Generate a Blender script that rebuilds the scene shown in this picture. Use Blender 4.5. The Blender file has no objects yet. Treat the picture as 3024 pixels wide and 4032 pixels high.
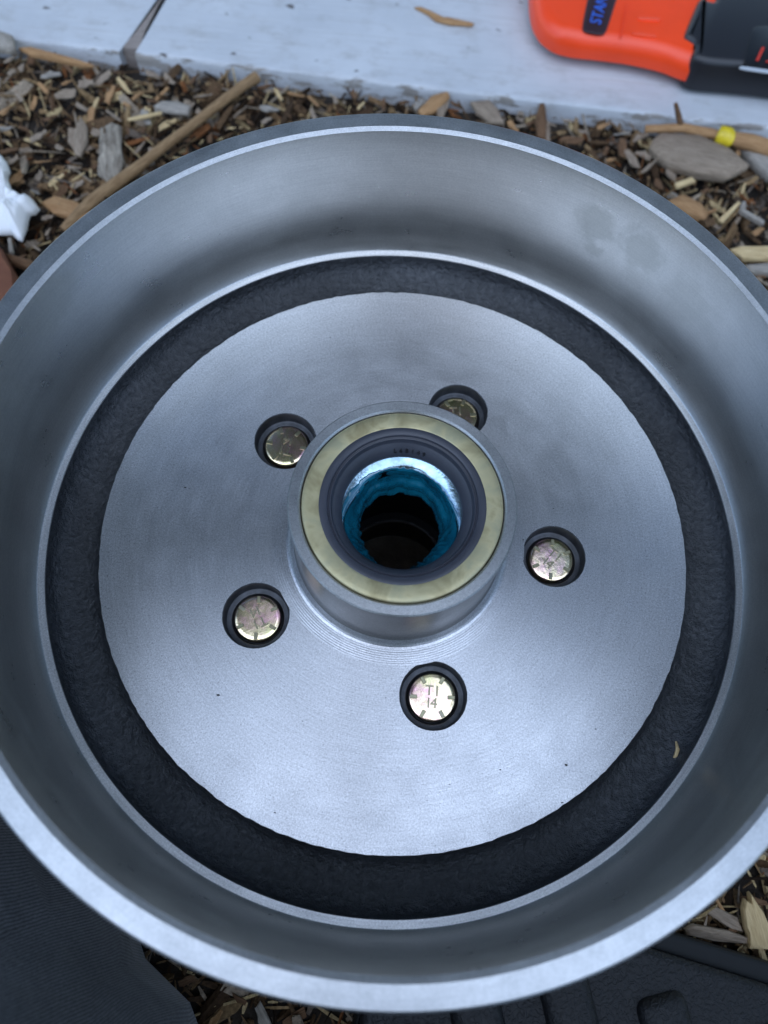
import bpy, bmesh, math, random
import numpy as np
from mathutils import Vector, Matrix, noise as mnoise

random.seed(7); rng = np.random.default_rng(7)
S = bpy.context.scene
COL = S.collection
MM = 0.001                                   # all lengths below are written in millimetres
rad = math.radians

# ------------------------------------------------------------------ camera, sky, sun, exposure
CAM = np.array([-4.9194, -89.4243, 271.2539]); EUL = (0.3482, -0.0548, 0.0727)
FPX, PPX, PPY = 3096.0581, 1512 + 93.57, 2016 + 5.93
cam = bpy.data.cameras.new('camera'); cam_o = bpy.data.objects.new('camera', cam); COL.objects.link(cam_o)
cam_o.location = Vector(CAM * MM); cam_o.rotation_euler = EUL
cam.sensor_fit = 'VERTICAL'; cam.sensor_height = 36.0; cam.sensor_width = 27.0
cam.lens = 36.0 * FPX / 4032.0
cam.shift_x = -93.57 / 4032.0; cam.shift_y = 5.93 / 4032.0
cam.clip_start = 0.005; cam.clip_end = 2000
cam.dof.use_dof = True; cam.dof.focus_distance = 0.272; cam.dof.aperture_fstop = 8.0
S.camera = cam_o

SUN_EL, SUN_AZ = 64, 186                     # azimuth measured from +Y towards +X
w = bpy.data.worlds.new('World'); S.world = w; w.use_nodes = True
nt = w.node_tree; nt.nodes.clear()
wo = nt.nodes.new('ShaderNodeOutputWorld'); bg = nt.nodes.new('ShaderNodeBackground'); sk = nt.nodes.new('ShaderNodeTexSky')
sk.sky_type = 'NISHITA'; sk.sun_disc = False; sk.sun_elevation = rad(SUN_EL); sk.sun_rotation = rad(SUN_AZ)
sk.air_density = 1.2; sk.dust_density = 0.3; sk.ozone_density = 2.5
bg.inputs['Strength'].default_value = 0.15
nt.links.new(sk.outputs[0], bg.inputs['Color']); nt.links.new(bg.outputs[0], wo.inputs['Surface'])

sl = bpy.data.lights.new('sun', 'SUN'); sl.energy = 1.3; sl.angle = rad(85); sl.color = (0.76, 0.87, 1.0)
sun = bpy.data.objects.new('sun', sl); COL.objects.link(sun)
sd = Vector((math.sin(rad(SUN_AZ)) * math.cos(rad(SUN_EL)), math.cos(rad(SUN_AZ)) * math.cos(rad(SUN_EL)), math.sin(rad(SUN_EL))))
sun.rotation_euler = sd.to_track_quat('Z', 'Y').to_euler()

vs = S.view_settings
vs.view_transform = 'Standard'; vs.look = 'None'; vs.gamma = 1.0; vs.exposure = 1.0; vs.use_curve_mapping = False
S.cycles.max_bounces = 6; S.cycles.glossy_bounces = 5; S.cycles.diffuse_bounces = 3
S.cycles.caustics_reflective = True; S.cycles.blur_glossy = 0.3

# ------------------------------------------------------------------ helpers
def _R():
    rx, ry, rz = EUL
    cx, sx, cy, sy, cz, sz = math.cos(rx), math.sin(rx), math.cos(ry), math.sin(ry), math.cos(rz), math.sin(rz)
    return (np.array([[cz, -sz, 0], [sz, cz, 0], [0, 0, 1]]) @ np.array([[cy, 0, sy], [0, 1, 0], [-sy, 0, cy]])
            @ np.array([[1, 0, 0], [0, cx, -sx], [0, sx, cx]]))
RC = _R()
def at(u, v, z):
    """point of the level plane z (mm) that the measured photo position u, v (3024 x 4032) shows"""
    d = RC @ np.array([(u - PPX) / FPX, -(v - PPY) / FPX, -1.0])
    t = (z - CAM[2]) / d[2]
    return CAM + d * t
def project(P):
    v = (np.asarray(P) - CAM) @ RC
    return PPX + FPX * v[..., 0] / -v[..., 2], PPY - FPX * v[..., 1] / -v[..., 2]

def link(o, parent=None):
    COL.objects.link(o)
    if parent is not None: o.parent = parent
    return o
def tag(o, label=None, cat=None, group=None, kind=None):
    if label: o['label'] = label
    if cat: o['category'] = cat
    if group: o['group'] = group
    if kind: o['kind'] = kind
    return o
def empty(name, loc=(0, 0, 0), rz=0.0):
    o = bpy.data.objects.new(name, None); o.empty_display_size = 0.01
    o.location = Vector(loc) * MM; o.rotation_euler = (0, 0, rz)
    return link(o)
def mesh_obj(name, V, F, mat, parent=None, smooth=True, loc=(0, 0, 0), rz=0.0, auto=None):
    me = bpy.data.meshes.new(name)
    me.from_pydata([tuple(float(c) * MM for c in v) for v in V], [], [tuple(int(i) for i in f) for f in F])
    me.update()
    bm = bmesh.new(); bm.from_mesh(me); bmesh.ops.recalc_face_normals(bm, faces=bm.faces); bm.to_mesh(me); bm.free()
    if mat: me.materials.append(mat)
    if smooth:
        me.shade_smooth()
        if auto: me.set_sharp_from_angle(angle=rad(auto))
    o = bpy.data.objects.new(name, me); o.location = Vector(loc) * MM; o.rotation_euler = (0, 0, rz)
    return link(o, parent)
def lathe(name, prof, mat, parent=None, seg=256, auto=28, loc=(0, 0, 0), jitter=None, closed=False):
    V, F = [], []; n = len(prof)
    for i in range(seg):
        a = 2 * math.pi * i / seg
        for k, (r, z) in enumerate(prof):
            if jitter: r, z = jitter(a, k, r, z)
            V.append((r * math.cos(a), r * math.sin(a), z))
    m = n if closed else n - 1
    for i in range(seg):
        j = (i + 1) % seg
        for k in range(m):
            l = (k + 1) % n
            F.append((i * n + k, j * n + k, j * n + l, i * n + l))
    return mesh_obj(name, V, F, mat, parent, True, loc, 0.0, auto)
def text_mesh(txt, size, ext, bevel=0.0, shear=0.0, align='CENTER'):
    c = bpy.data.curves.new('t', 'FONT'); c.body = txt; c.size = size * MM; c.extrude = ext * MM
    c.bevel_depth = bevel * MM; c.bevel_resolution = 1; c.align_x = align; c.align_y = 'CENTER'; c.shear = shear; c.resolution_u = 4
    o = bpy.data.objects.new('t', c); COL.objects.link(o)
    dg = bpy.context.evaluated_depsgraph_get(); dg.update()
    me = bpy.data.meshes.new_from_object(o.evaluated_get(dg))
    bpy.data.objects.remove(o); bpy.data.curves.remove(c)
    return me
def join_meshes(name, parts, mat, parent=None, loc=(0, 0, 0), smooth=False):
    bm = bmesh.new()
    for me, M in parts:
        n0 = len(bm.verts); bm.from_mesh(me); bm.verts.ensure_lookup_table()
        bmesh.ops.transform(bm, matrix=M, verts=bm.verts[n0:])
    me = bpy.data.meshes.new(name); bm.to_mesh(me); bm.free()
    me.materials.clear(); me.materials.append(mat)
    if smooth: me.shade_smooth(); me.set_sharp_from_angle(angle=rad(35))
    o = bpy.data.objects.new(name, me); o.location = Vector(loc) * MM
    return link(o, parent)

# ---- material kit
class NB:
    def __init__(s, name):
        s.m = bpy.data.materials.new(name); s.m.use_nodes = True
        s.t = s.m.node_tree; s.p = s.t.nodes['Principled BSDF']
    def n(s, ty, **kw):
        nd = s.t.nodes.new('ShaderNode' + ty)
        for k, v in kw.items():
            if k.startswith('i_'):
                key = k[2:]; key = int(key) if key.isdigit() else key.replace('_', ' ')
                nd.inputs[key].default_value = v
            else: setattr(nd, k, v)
        return nd
    def l(s, a, b): s.t.links.new(a, b)
    def set(s, **kw):
        for k, v in kw.items():
            s.p.inputs[k.replace('_', ' ')].default_value = v
        return s
    def coord(s, scale=(1, 1, 1), src='Object', rot=(0, 0, 0)):
        tc = s.n('TexCoord'); mp = s.n('Mapping'); mp.inputs['Scale'].default_value = scale; mp.inputs['Rotation'].default_value = rot
        s.l(tc.outputs[src], mp.inputs['Vector']); return mp.outputs[0]
    def noise(s, vec, scale, detail=4, rough=0.55, dist=0.0):
        nd = s.n('TexNoise', i_Scale=scale, i_Detail=detail, i_Roughness=rough, i_Distortion=dist)
        s.l(vec, nd.inputs['Vector']); return nd.outputs['Fac']
    def ramp(s, fac, stops, interp='LINEAR'):
        r = s.n('ValToRGB'); r.color_ramp.interpolation = interp; e = r.color_ramp.elements
        while len(e) < len(stops): e.new(0.5)
        for el, (pos, c) in zip(e, stops):
            el.position = pos; el.color = (c, c, c, 1) if isinstance(c, (int, float)) else (*c, 1)
        s.l(fac, r.inputs[0]); return r.outputs[0]
    def mix(s, fac, a, b, mode='MIX'):
        m = s.n('Mix', data_type='RGBA', blend_type=mode)
        for sock, v in ((m.inputs[0], fac), (m.inputs[6], a), (m.inputs[7], b)):
            if hasattr(v, 'is_output'): s.l(v, sock)
            elif isinstance(v, (int, float)): sock.default_value = v if sock.type == 'VALUE' else (v, v, v, 1)
            else: sock.default_value = (*v, 1)
        return m.outputs[2]
    def math(s, op, a, b=None):
        m = s.n('Math', operation=op)
        for sock, v in ((m.inputs[0], a), (m.inputs[1], b)):
            if v is None: continue
            if hasattr(v, 'is_output'): s.l(v, sock)
            else: sock.default_value = v
        return m.outputs[0]
    def color(s, c): s.l(c, s.p.inputs['Base Color'])
    def roughness(s, c): s.l(c, s.p.inputs['Roughness'])
    def bump(s, h, strength=0.5, dist=0.3, prev=None):
        b = s.n('Bump', i_Strength=strength, i_Distance=dist * MM); s.l(h, b.inputs['Height'])
        if prev is not None: s.l(prev, b.inputs['Normal'])
        s.l(b.outputs[0], s.p.inputs['Normal']); return b.outputs[0]

ANISO_ROT = 0.25
def turned_metal(name, base, rough, aniso=0.6, axis='r', pitch=0.5, groove=0.12, tint=(1, 1, 1), speck=0.5, stain=0.0, marks=()):
    """lathe-turned cast iron: fine concentric tool marks, dark graphite pits, faint smears"""
    b = NB(name); b.set(Metallic=1.0, Anisotropic=aniso)
    tg = b.n('Tangent', direction_type='RADIAL', axis='Z'); b.l(tg.outputs[0], b.p.inputs['Tangent'])
    b.p.inputs['Anisotropic Rotation'].default_value = ANISO_ROT
    tc = b.n('TexCoord'); sp = b.n('SeparateXYZ'); b.l(tc.outputs['Object'], sp.inputs[0]); obj = tc.outputs['Object']
    r = b.math('SQRT', b.math('ADD', b.math('MULTIPLY', sp.outputs[0], sp.outputs[0]), b.math('MULTIPLY', sp.outputs[1], sp.outputs[1])))
    th = b.math('ARCTAN2', sp.outputs[1], sp.outputs[0])
    drive = r if axis == 'r' else sp.outputs[2]
    def polar(kr, kt):
        c = b.n('CombineXYZ'); b.l(b.math('MULTIPLY', drive, kr), c.inputs[0]); b.l(b.math('MULTIPLY', th, kt), c.inputs[1]); return c.outputs[0]
    g1 = b.noise(polar(1000.0 / pitch, 5.0), 1.0, 3, 0.7)             # tool marks
    g2 = b.noise(polar(220.0, 2.0), 1.0, 3, 0.6)                      # broader passes of the tool
    kt = 62.0 if axis == 'r' else 90.0
    pits = b.ramp(b.noise(polar(2600.0, kt * 1.7), 1.0, 3, 0.7), [(0.30, 0.0), (0.42, 1.0)])
    pits2 = b.ramp(b.noise(polar(5200.0, kt * 4.0), 1.0, 2, 0.6), [(0.30, 0.2), (0.60, 1.0)])
    cloud = b.ramp(b.noise(obj, 30 if name != 'machined_rim' else 320, 5, 0.65, 0.6), [(0.3, 0.95 if name != 'machined_rim' else 0.90), (0.7, 1.03 if name != 'machined_rim' else 1.05)])
    col = b.mix(1.0, tuple(base * t for t in tint), cloud, 'MULTIPLY')
    col = b.mix(min(1.0, groove * 5), col, b.ramp(g1, [(0.3, 0.84), (0.7, 1.10)]), 'MULTIPLY')
    col = b.mix(0.5, col, b.ramp(g2, [(0.3, 0.95), (0.7, 1.03)]), 'MULTIPLY')
    if speck: col = b.mix(speck, col, pits, 'MULTIPLY'); col = b.mix(speck, col, pits2, 'MULTIPLY')
    grit = b.ramp(b.noise(obj, 1500, 2, 0.7), [(0.32, 0.72), (0.68, 1.16)])
    col = b.mix({'machined_face': 0.7, 'honed_wall': 0.3, 'machined_rim': 0.4}.get(name, 0.6), col, grit, 'MULTIPLY')
    smear = None
    if stain:
        smear = b.ramp(b.noise(obj, 34, 5, 0.65, 1.2), [(0.50, 0.0), (0.75, stain)])
    for (mx, my, mz, mr, ms) in marks:                                # greasy finger marks
        d = b.n('VectorMath', operation='DISTANCE'); b.l(obj, d.inputs[0]); d.inputs[1].default_value = (mx * MM, my * MM, mz * MM)
        wob = b.math('ADD', d.outputs['Value'], b.math('MULTIPLY', b.math('SUBTRACT', b.noise(obj, 130, 3, 0.6, 0.5), 0.5), 0.016))
        m1 = b.ramp(b.math('MULTIPLY', wob, 1000.0 / mr), [(0.55, ms), (0.98, 0.0)])
        smear = m1 if smear is None else b.math('MAXIMUM', smear, m1)
    rv = b.n('MapRange', i_From_Min=0.3, i_From_Max=0.7, i_To_Min=rough * 0.86, i_To_Max=rough * 1.14)
    b.l(b.math('ADD', b.math('MULTIPLY', g2, 0.3), b.math('MULTIPLY', b.noise(obj, 70, 4, 0.6), 0.7)), rv.inputs[0]); rg = rv.outputs[0]
    if smear is not None:
        col = b.mix(smear, col, (base * 0.60, base * 0.60, base * 0.52), 'MIX')
        rg = b.math('ADD', rg, b.math('MULTIPLY', smear, 0.15))
    b.color(col); b.roughness(rg)
    if axis == 'r': b.bump(g1, 0.35, groove)
    return b.m

M = {}
def wall_mark(u, v, mr, ms):
    lo, hi = -5.0, 62.0                                               # where the line of sight meets the drum wall
    for _ in range(40):
        m = (lo + hi) / 2; q = at(u, v, m)
        if math.hypot(q[0], q[1]) > 127.9: lo = m
        else: hi = m
    return (q[0], q[1], m, mr, ms)
FM = [wall_mark(2345, 880, 10, 0.36), wall_mark(2330, 970, 6, 0.34), wall_mark(2520, 985, 11, 0.34), wall_mark(2500, 1100, 8, 0.18), wall_mark(2700, 1190, 13, 0.2), wall_mark(2780, 1290, 8, 0.15), wall_mark(200, 1180, 14, 0.2), wall_mark(500, 3230, 6, 0.25), wall_mark(640, 3420, 5, 0.25)]
M['face'] = turned_metal('machined_face', 0.68, 0.34, 0.70, 'r', 0.45, 0.13, (0.985, 0.985, 1.015), 0.6)
M['wall'] = turned_metal('honed_wall', 0.68, 0.30, 0.60, 'z', 0.6, 0.09, (1.0, 0.985, 0.92), 0, 0.12, FM)
M['rim'] = turned_metal('machined_rim', 0.54, 0.38, 0.45, 'r', 0.5, 0.08, (0.98, 1.0, 1.02), 0.25)
M['lip'] = turned_metal('turned_lip', 0.66, 0.36, 0.5, 'r', 0.8, 0.22, (1.0, 1.0, 1.02), 0.4)
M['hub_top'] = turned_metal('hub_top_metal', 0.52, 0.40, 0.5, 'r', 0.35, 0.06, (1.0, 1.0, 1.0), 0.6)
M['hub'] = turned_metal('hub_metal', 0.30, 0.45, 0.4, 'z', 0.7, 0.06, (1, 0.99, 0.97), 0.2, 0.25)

def simple(name, col, rough, metal=0.0, spec=0.5, bump=None, var=None, coat=0.0):
    b = NB(name); b.set(Metallic=metal, Roughness=rough, Specular_IOR_Level=spec, Coat_Weight=coat)
    b.p.inputs['Base Color'].default_value = (*col, 1)
    o = b.coord()
    if var:
        f = b.noise(o, var[0], 4, 0.6)
        b.color(b.ramp(f, [(0.3, tuple(c * var[1] for c in col)), (0.7, tuple(min(1, c * var[2]) for c in col))]))
    if bump: b.bump(b.noise(o, bump[0], 4, 0.6), bump[1], bump[2])
    return b.m

def cast_iron():
    b = NB('black_cast_iron'); b.set(Metallic=0.2, Roughness=0.42)
    o = b.coord()
    n1 = b.noise(o, 480, 4, 0.65); n2 = b.noise(o, 1500, 3, 0.6)
    c = b.ramp(n1, [(0.3, (0.030, 0.032, 0.037)), (0.55, (0.055, 0.058, 0.064)), (0.8, (0.10, 0.10, 0.107))])
    b.color(b.mix(1.0, c, b.ramp(b.noise(o, 14, 4, 0.65), [(0.3, 0.6), (0.7, 1.25)]), 'MULTIPLY'))
    x = b.bump(n1, 0.9, 1.7); b.bump(n2, 0.6, 0.5, x)
    return b.m
M['cast'] = cast_iron()
M['outer_cast'] = simple('grey_cast_iron', (0.045, 0.046, 0.052), 0.6, 0.3, 0.4, (700, 0.4, 0.4))
def zinc(name, c1, c2, c3, rough, sc=90):
    b = NB(name); b.set(Metallic=1.0, Roughness=rough)
    o = b.coord()
    b.color(b.ramp(b.noise(o, sc, 3, 0.6, 0.6), [(0.32, c1), (0.5, c2), (0.66, c3)]))
    b.bump(b.noise(o, 500, 3, 0.6), 0.25, 0.25)
    return b.m
M['stud'] = zinc('yellow_zinc', (0.95, 0.86, 0.46), (1.0, 0.80, 0.52), (1.0, 0.58, 0.62), 0.2)
M['stud_mark'] = zinc('zinc_mark', (0.26, 0.25, 0.16), (0.34, 0.31, 0.20), (0.30, 0.28, 0.21), 0.34)
M['seal_can'] = zinc('seal_zinc', (0.34, 0.285, 0.15), (0.50, 0.435, 0.25), (0.40, 0.37, 0.23), 0.5, 90)
M['seal_can'].node_tree.nodes['Principled BSDF'].inputs['Metallic'].default_value = 0.7
M['rubber'] = simple('black_rubber', (0.036, 0.037, 0.047), 0.42, 0, 0.5, (900, 0.08, 0.1), (40, 0.8, 1.4))
M['rubber_text'] = simple('rubber_text', (0.006, 0.006, 0.008), 0.5)
def grease():
    b = NB('blue_grease'); b.set(Roughness=0.12, Specular_IOR_Level=0.9, IOR=1.9, Coat_Weight=0.6, Coat_Roughness=0.05)
    o = b.coord()
    b.color(b.ramp(b.noise(o, 120, 3, 0.6), [(0.3, (0.003, 0.09, 0.15)), (0.7, (0.007, 0.17, 0.25))]))
    b.p.inputs['Subsurface Weight'].default_value = 0.0
    b.bump(b.noise(o, 110, 1, 0.4, 0.6), 0.25, 1.2)
    return b.m
M['grease'] = grease()
M['dark_bore'] = simple('greased_bore', (0.012, 0.013, 0.016), 0.35, 0.5, 0.4)
M['race'] = simple('greasy_race', (0.42, 0.58, 0.68), 0.2, 1.0, 0.5, (120, 0.35, 0.8), (150, 0.5, 1.25))
M['cup'] = simple('bearing_cup_steel', (0.55, 0.56, 0.58), 0.35, 1.0)

# ------------------------------------------------------------------ ground and sky reflections
GZ = -68.0                                     # top of the soil, the mulch lies on it
def ground():
    b = NB('soil'); b.set(Roughness=0.95)
    o = b.coord()
    b.color(b.ramp(b.noise(o, 60, 6, 0.7), [(0.3, (0.010, 0.007, 0.005)), (0.55, (0.030, 0.021, 0.014)), (0.75, (0.06, 0.045, 0.03))]))
    b.bump(b.noise(o, 150, 5, 0.7), 0.8, 4)
    n = 48; xs = np.linspace(-1, 1, n)
    g = np.sign(xs) * (np.abs(xs) ** 4) * 600000 + xs * 600
    V, F = [], []
    for j in range(n):
        for i in range(n):
            d = math.hypot(g[i], g[j])
            V.append((g[i], g[j], GZ + 3 * mnoise.noise(Vector((g[i] / 90, g[j] / 90, 0))) * (1 if d < 1500 else 0)))
    for j in range(n - 1):
        for i in range(n - 1): F.append((j * n + i, j * n + i + 1, (j + 1) * n + i + 1, (j + 1) * n + i))
    o = mesh_obj('ground', V, F, b.m); tag(o, kind='structure'); return o
ground()

# ------------------------------------------------------------------ the brake drum
drum = empty('brake_drum')
tag(drum, 'large machined steel brake drum lying open side up on the mulch', 'brake drum')

lathe('rim', [(127.9, 61.3), (129.5, 61.95), (134.9, 62.0), (135.5, 61.5)], M['rim'], drum, 384, 8)
lathe('outer_shell', [(135.5, 61.5), (135.6, 58), (135.2, 45), (135.8, 44), (136.2, 20), (135.5, 4), (131, -8), (124, -14), (105, -15), (60, -14), (34, -16)], M['outer_cast'], drum, 256, 35)
wall = [(127.9, 61.3), (127.8, 60), (127.85, 50), (127.9, 36), (128.0, 22), (128.05, 13), (128.0, 9.5), (127.9, 7), (127.75, 5), (127.5, 3.2), (127.25, 1.9), (126.95, 0.75), (126.8, 0.3)]
lathe('braking_surface', wall, M['wall'], drum, 384, 60)
lathe('inner_lip', [(126.8, 0.3), (126.6, 0.08), (124.1, -0.05), (123.95, -0.5)], M['lip'], drum, 384, 40)
def gj(a, k, r, z):
    c, s = math.cos(a), math.sin(a)
    if k in (0,): return r, z
    d = mnoise.noise(Vector((c * 14, s * 14, k * 0.8))); e = mnoise.noise(Vector((c * 45, s * 45, k * 1.7)))
    if k == 11: return r + 0.25 * d + 0.25 * e, z
    return r + 0.5 * d + 0.2 * e, z + 0.55 * d + 0.35 * e
groove = [(124.0, -0.4), (123.7, -3.4), (122.6, -6.2), (120.5, -7.6), (118, -8.4), (115, -8.8), (112.3, -8.6), (109.8, -7.8), (108, -6.2), (106.9, -4.2), (106.3, -2.2), (105.7, -0.35)]
lathe('cast_groove', groove, M['cast'], drum, 720, 80, jitter=gj)

PH = 2.4866; PCD = 57.15
HOLES = [(PCD * math.cos(PH - i * 2 * math.pi / 5), PCD * math.sin(PH - i * 2 * math.pi / 5)) for i in range(5)]
def face_plate():
    from mathutils.geometry import delaunay_2d_cdt
    co, ed = [], []
    def ring(cx, cy, r, n, jit=0.0):
        k0 = len(co)
        for i in range(n):
            a = 2 * math.pi * i / n
            q = r + jit * (mnoise.noise(Vector((math.cos(a) * 30, math.sin(a) * 30, 3))) + 0.8 * mnoise.noise(Vector((math.cos(a) * 80, math.sin(a) * 80, 8))))
            co.append(Vector((cx + q * math.cos(a), cy + q * math.sin(a)))); ed.append((k0 + i, k0 + (i + 1) % n))
    ring(0, 0, 105.8, 360, 0.28); ring(0, 0, 46.0, 192)
    for hx, hy in HOLES: ring(hx, hy, 11.65, 96, 0.06)
    V, _, F, *_ = delaunay_2d_cdt(co, ed, [], 2, 1e-6)
    def keep(f):
        c = sum((V[i] for i in f), Vector((0, 0))) / len(f)
        return c.length > 46.0 * 0.9998 and c.length < 106.4 and all((c - Vector(h)).length > 11.6 for h in HOLES)
    F = [f for f in F if keep(f)]
    return mesh_obj('mounting_face', [(v.x, v.y, 0) for v in V], F, M['face'], drum, False)
face = face_plate()
M['bore_cast'] = simple('bore_cast', (0.055, 0.058, 0.066), 0.45, 0.4, 0.5, (900, 0.4, 0.3), (200, 0.6, 1.5))
bp = None
for hx, hy in HOLES:
    if bp is None:
        bp = lathe('stud_bore', [(11.7, 0.0), (11.35, -0.35), (11.2, -4.6), (10.9, -5.6), (10.3, -5.9), (9.6, -5.8), (9.2, -6.0), (9.0, -7.5), (8.2, -9), (6, -9)], M['bore_cast'], face, 96, 35, (hx, hy, 0))
    else:
        o = bp.copy(); o.location = Vector((hx, hy, 0)) * MM; link(o, face)

# wheel studs with stamped heads
def stud_marks(rot):
    parts = []
    for k in range(6):
        a = 0.05 + k * math.pi / 3
        bm = bmesh.new(); bmesh.ops.create_cube(bm, size=1.0)
        bmesh.ops.scale(bm, vec=(2.5 * MM, 1.3 * MM, 0.5 * MM), verts=bm.verts)
        bmesh.ops.bevel(bm, geom=bm.edges[:], offset=0.12 * MM, segments=1, affect='EDGES')
        me = bpy.data.meshes.new('d'); bm.to_mesh(me); bm.free()
        parts.append((me, Matrix.Rotation(a, 4, 'Z') @ Matrix.Translation((6.5 * MM, 0, 0.05 * MM))))
    for t, y in (('T1', 2.0), ('I4', -2.2)):
        parts.append((text_mesh(t, 4.9, 0.16, 0.04), Matrix.Translation((0, y * MM, 0.1 * MM))))
    return parts
MK = stud_marks(0)
STUDROT = [3.0, 0.12, -0.62, 0.0, 3.67]
sh = None
for i, (hx, hy) in enumerate(HOLES):
    if sh is None:
        sh = lathe('wheel_stud', [(0.02, -4.0), (3, -4.0), (6.5, -4.02), (7.6, -4.08), (7.95, -4.25), (8.15, -4.7), (8.2, -8), (6.3, -8.2), (6.3, -50), (5.5, -52), (0.02, -52)], M['stud'], drum, 64, 30, (hx, hy, 0))
        mk = join_meshes('head_marking', MK, M['stud_mark'], sh)
        mk.location = (0, 0, -4.0 * MM)
        sh.rotation_euler = (0, 0, STUDROT[i])
    else:
        o = sh.copy(); o.location = Vector((hx, hy, 0)) * MM; o.rotation_euler = (0, 0, STUDROT[i]); link(o, drum)
        m2 = mk.copy(); link(m2, o)

# hub with its seal, grease and bearing cup
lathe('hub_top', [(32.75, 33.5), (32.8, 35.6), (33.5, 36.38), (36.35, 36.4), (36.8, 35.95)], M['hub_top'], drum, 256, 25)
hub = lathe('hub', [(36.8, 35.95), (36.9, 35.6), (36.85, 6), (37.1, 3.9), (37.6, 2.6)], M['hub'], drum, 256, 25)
fp = []
for i in range(45):
    r_ = 37.6 + 8.5 * i / 44; fp.append((r_, 2.6 * max(0, 1 - (r_ - 37.6) / 3.4) ** 2.6 + 0.16 * max(0, 1 - max(0, r_ - 42) / 4.1) + (0.02 if i % 4 < 2 else -0.02) * (i < 42)))
fp[0] = (37.6, 2.6); fp[-1] = (46.1, 0.01)
lathe('hub_fillet', fp, M['face'], drum, 256, 60)
lathe('bearing_bore', [(32.75, 33.5), (30, 27), (24, 27), (23, 10), (22.5, 6), (22.5, -34), (20.2, -36), (20.0, -38), (21.2, -41), (22, -52), (23, -66), (30, -66), (30.5, -16), (34, -14)], M['dark_bore'], hub, 128, 35)
lathe('bearing_cup', [(22.4, -35.4), (20.4, -36.2), (19.7, -37.2), (19.9, -38.6), (21.0, -40)], M['cup'], hub, 128, 35)
def sj(a, k, r, z): return r, z + 0.06 * mnoise.noise(Vector((math.cos(a) * 4, math.sin(a) * 4, k)))
lathe('grease_seal', [(32.5, 33.5), (32.45, 35.5), (32.25, 35.95), (31.9, 36.12), (30.6, 36.16), (27.3, 36.16), (26.9, 36.05), (26.8, 35.0)], M['seal_can'], hub, 256, 50, jitter=sj)
rub = [(27.0, 35.6), (26.9, 36.05), (26.6, 36.15), (24.9, 36.05), (24.4, 35.75), (24.1, 35.0), (23.85, 34.9), (23.5, 35.3), (23.2, 35.2), (22.95, 34.5), (22.75, 33.6), (22.45, 33.25), (22.2, 33.1), (20.2, 30.0), (19.85, 29.2), (19.75, 28.7), (20.0, 28.0), (22, 27.4)]
lathe('seal_lip', rub, M['rubber'], hub, 256, 35)
def curved_text(txt, r, z, th0, step, size, tilt):
    parts = []
    for i, ch in enumerate(txt):
        a = th0 - i * step
        me = text_mesh(ch, size, 0.18, 0.03)
        X = Vector((math.sin(a), -math.cos(a), 0)); rad_ = Vector((math.cos(a), math.sin(a), 0))
        Y = (rad_ * math.cos(tilt) + Vector((0, 0, 1)) * math.sin(tilt)); Z = X.cross(Y)
        Mx = Matrix((X, Y, Z)).transposed().to_4x4(); Mx.translation = (rad_ * r + Vector((0, 0, z))) * MM
        parts.append((me, Mx))
    return parts
join_meshes('part_number', curved_text('L68149', 20.72, 31.12, rad(101), rad(5.4), 2.1, rad(57)), M['rubber_text'], hub)
def shelf(a):
    t = min(1, max(0, (math.sin(a) + 0.45) / 0.9)); return t * t * (3 - 2 * t)
def race_j(a, k, r, z):
    return (r if r > 19.8 else 19.8 - (19.8 - r) * (0.06 + 0.94 * shelf(a))), z
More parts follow.
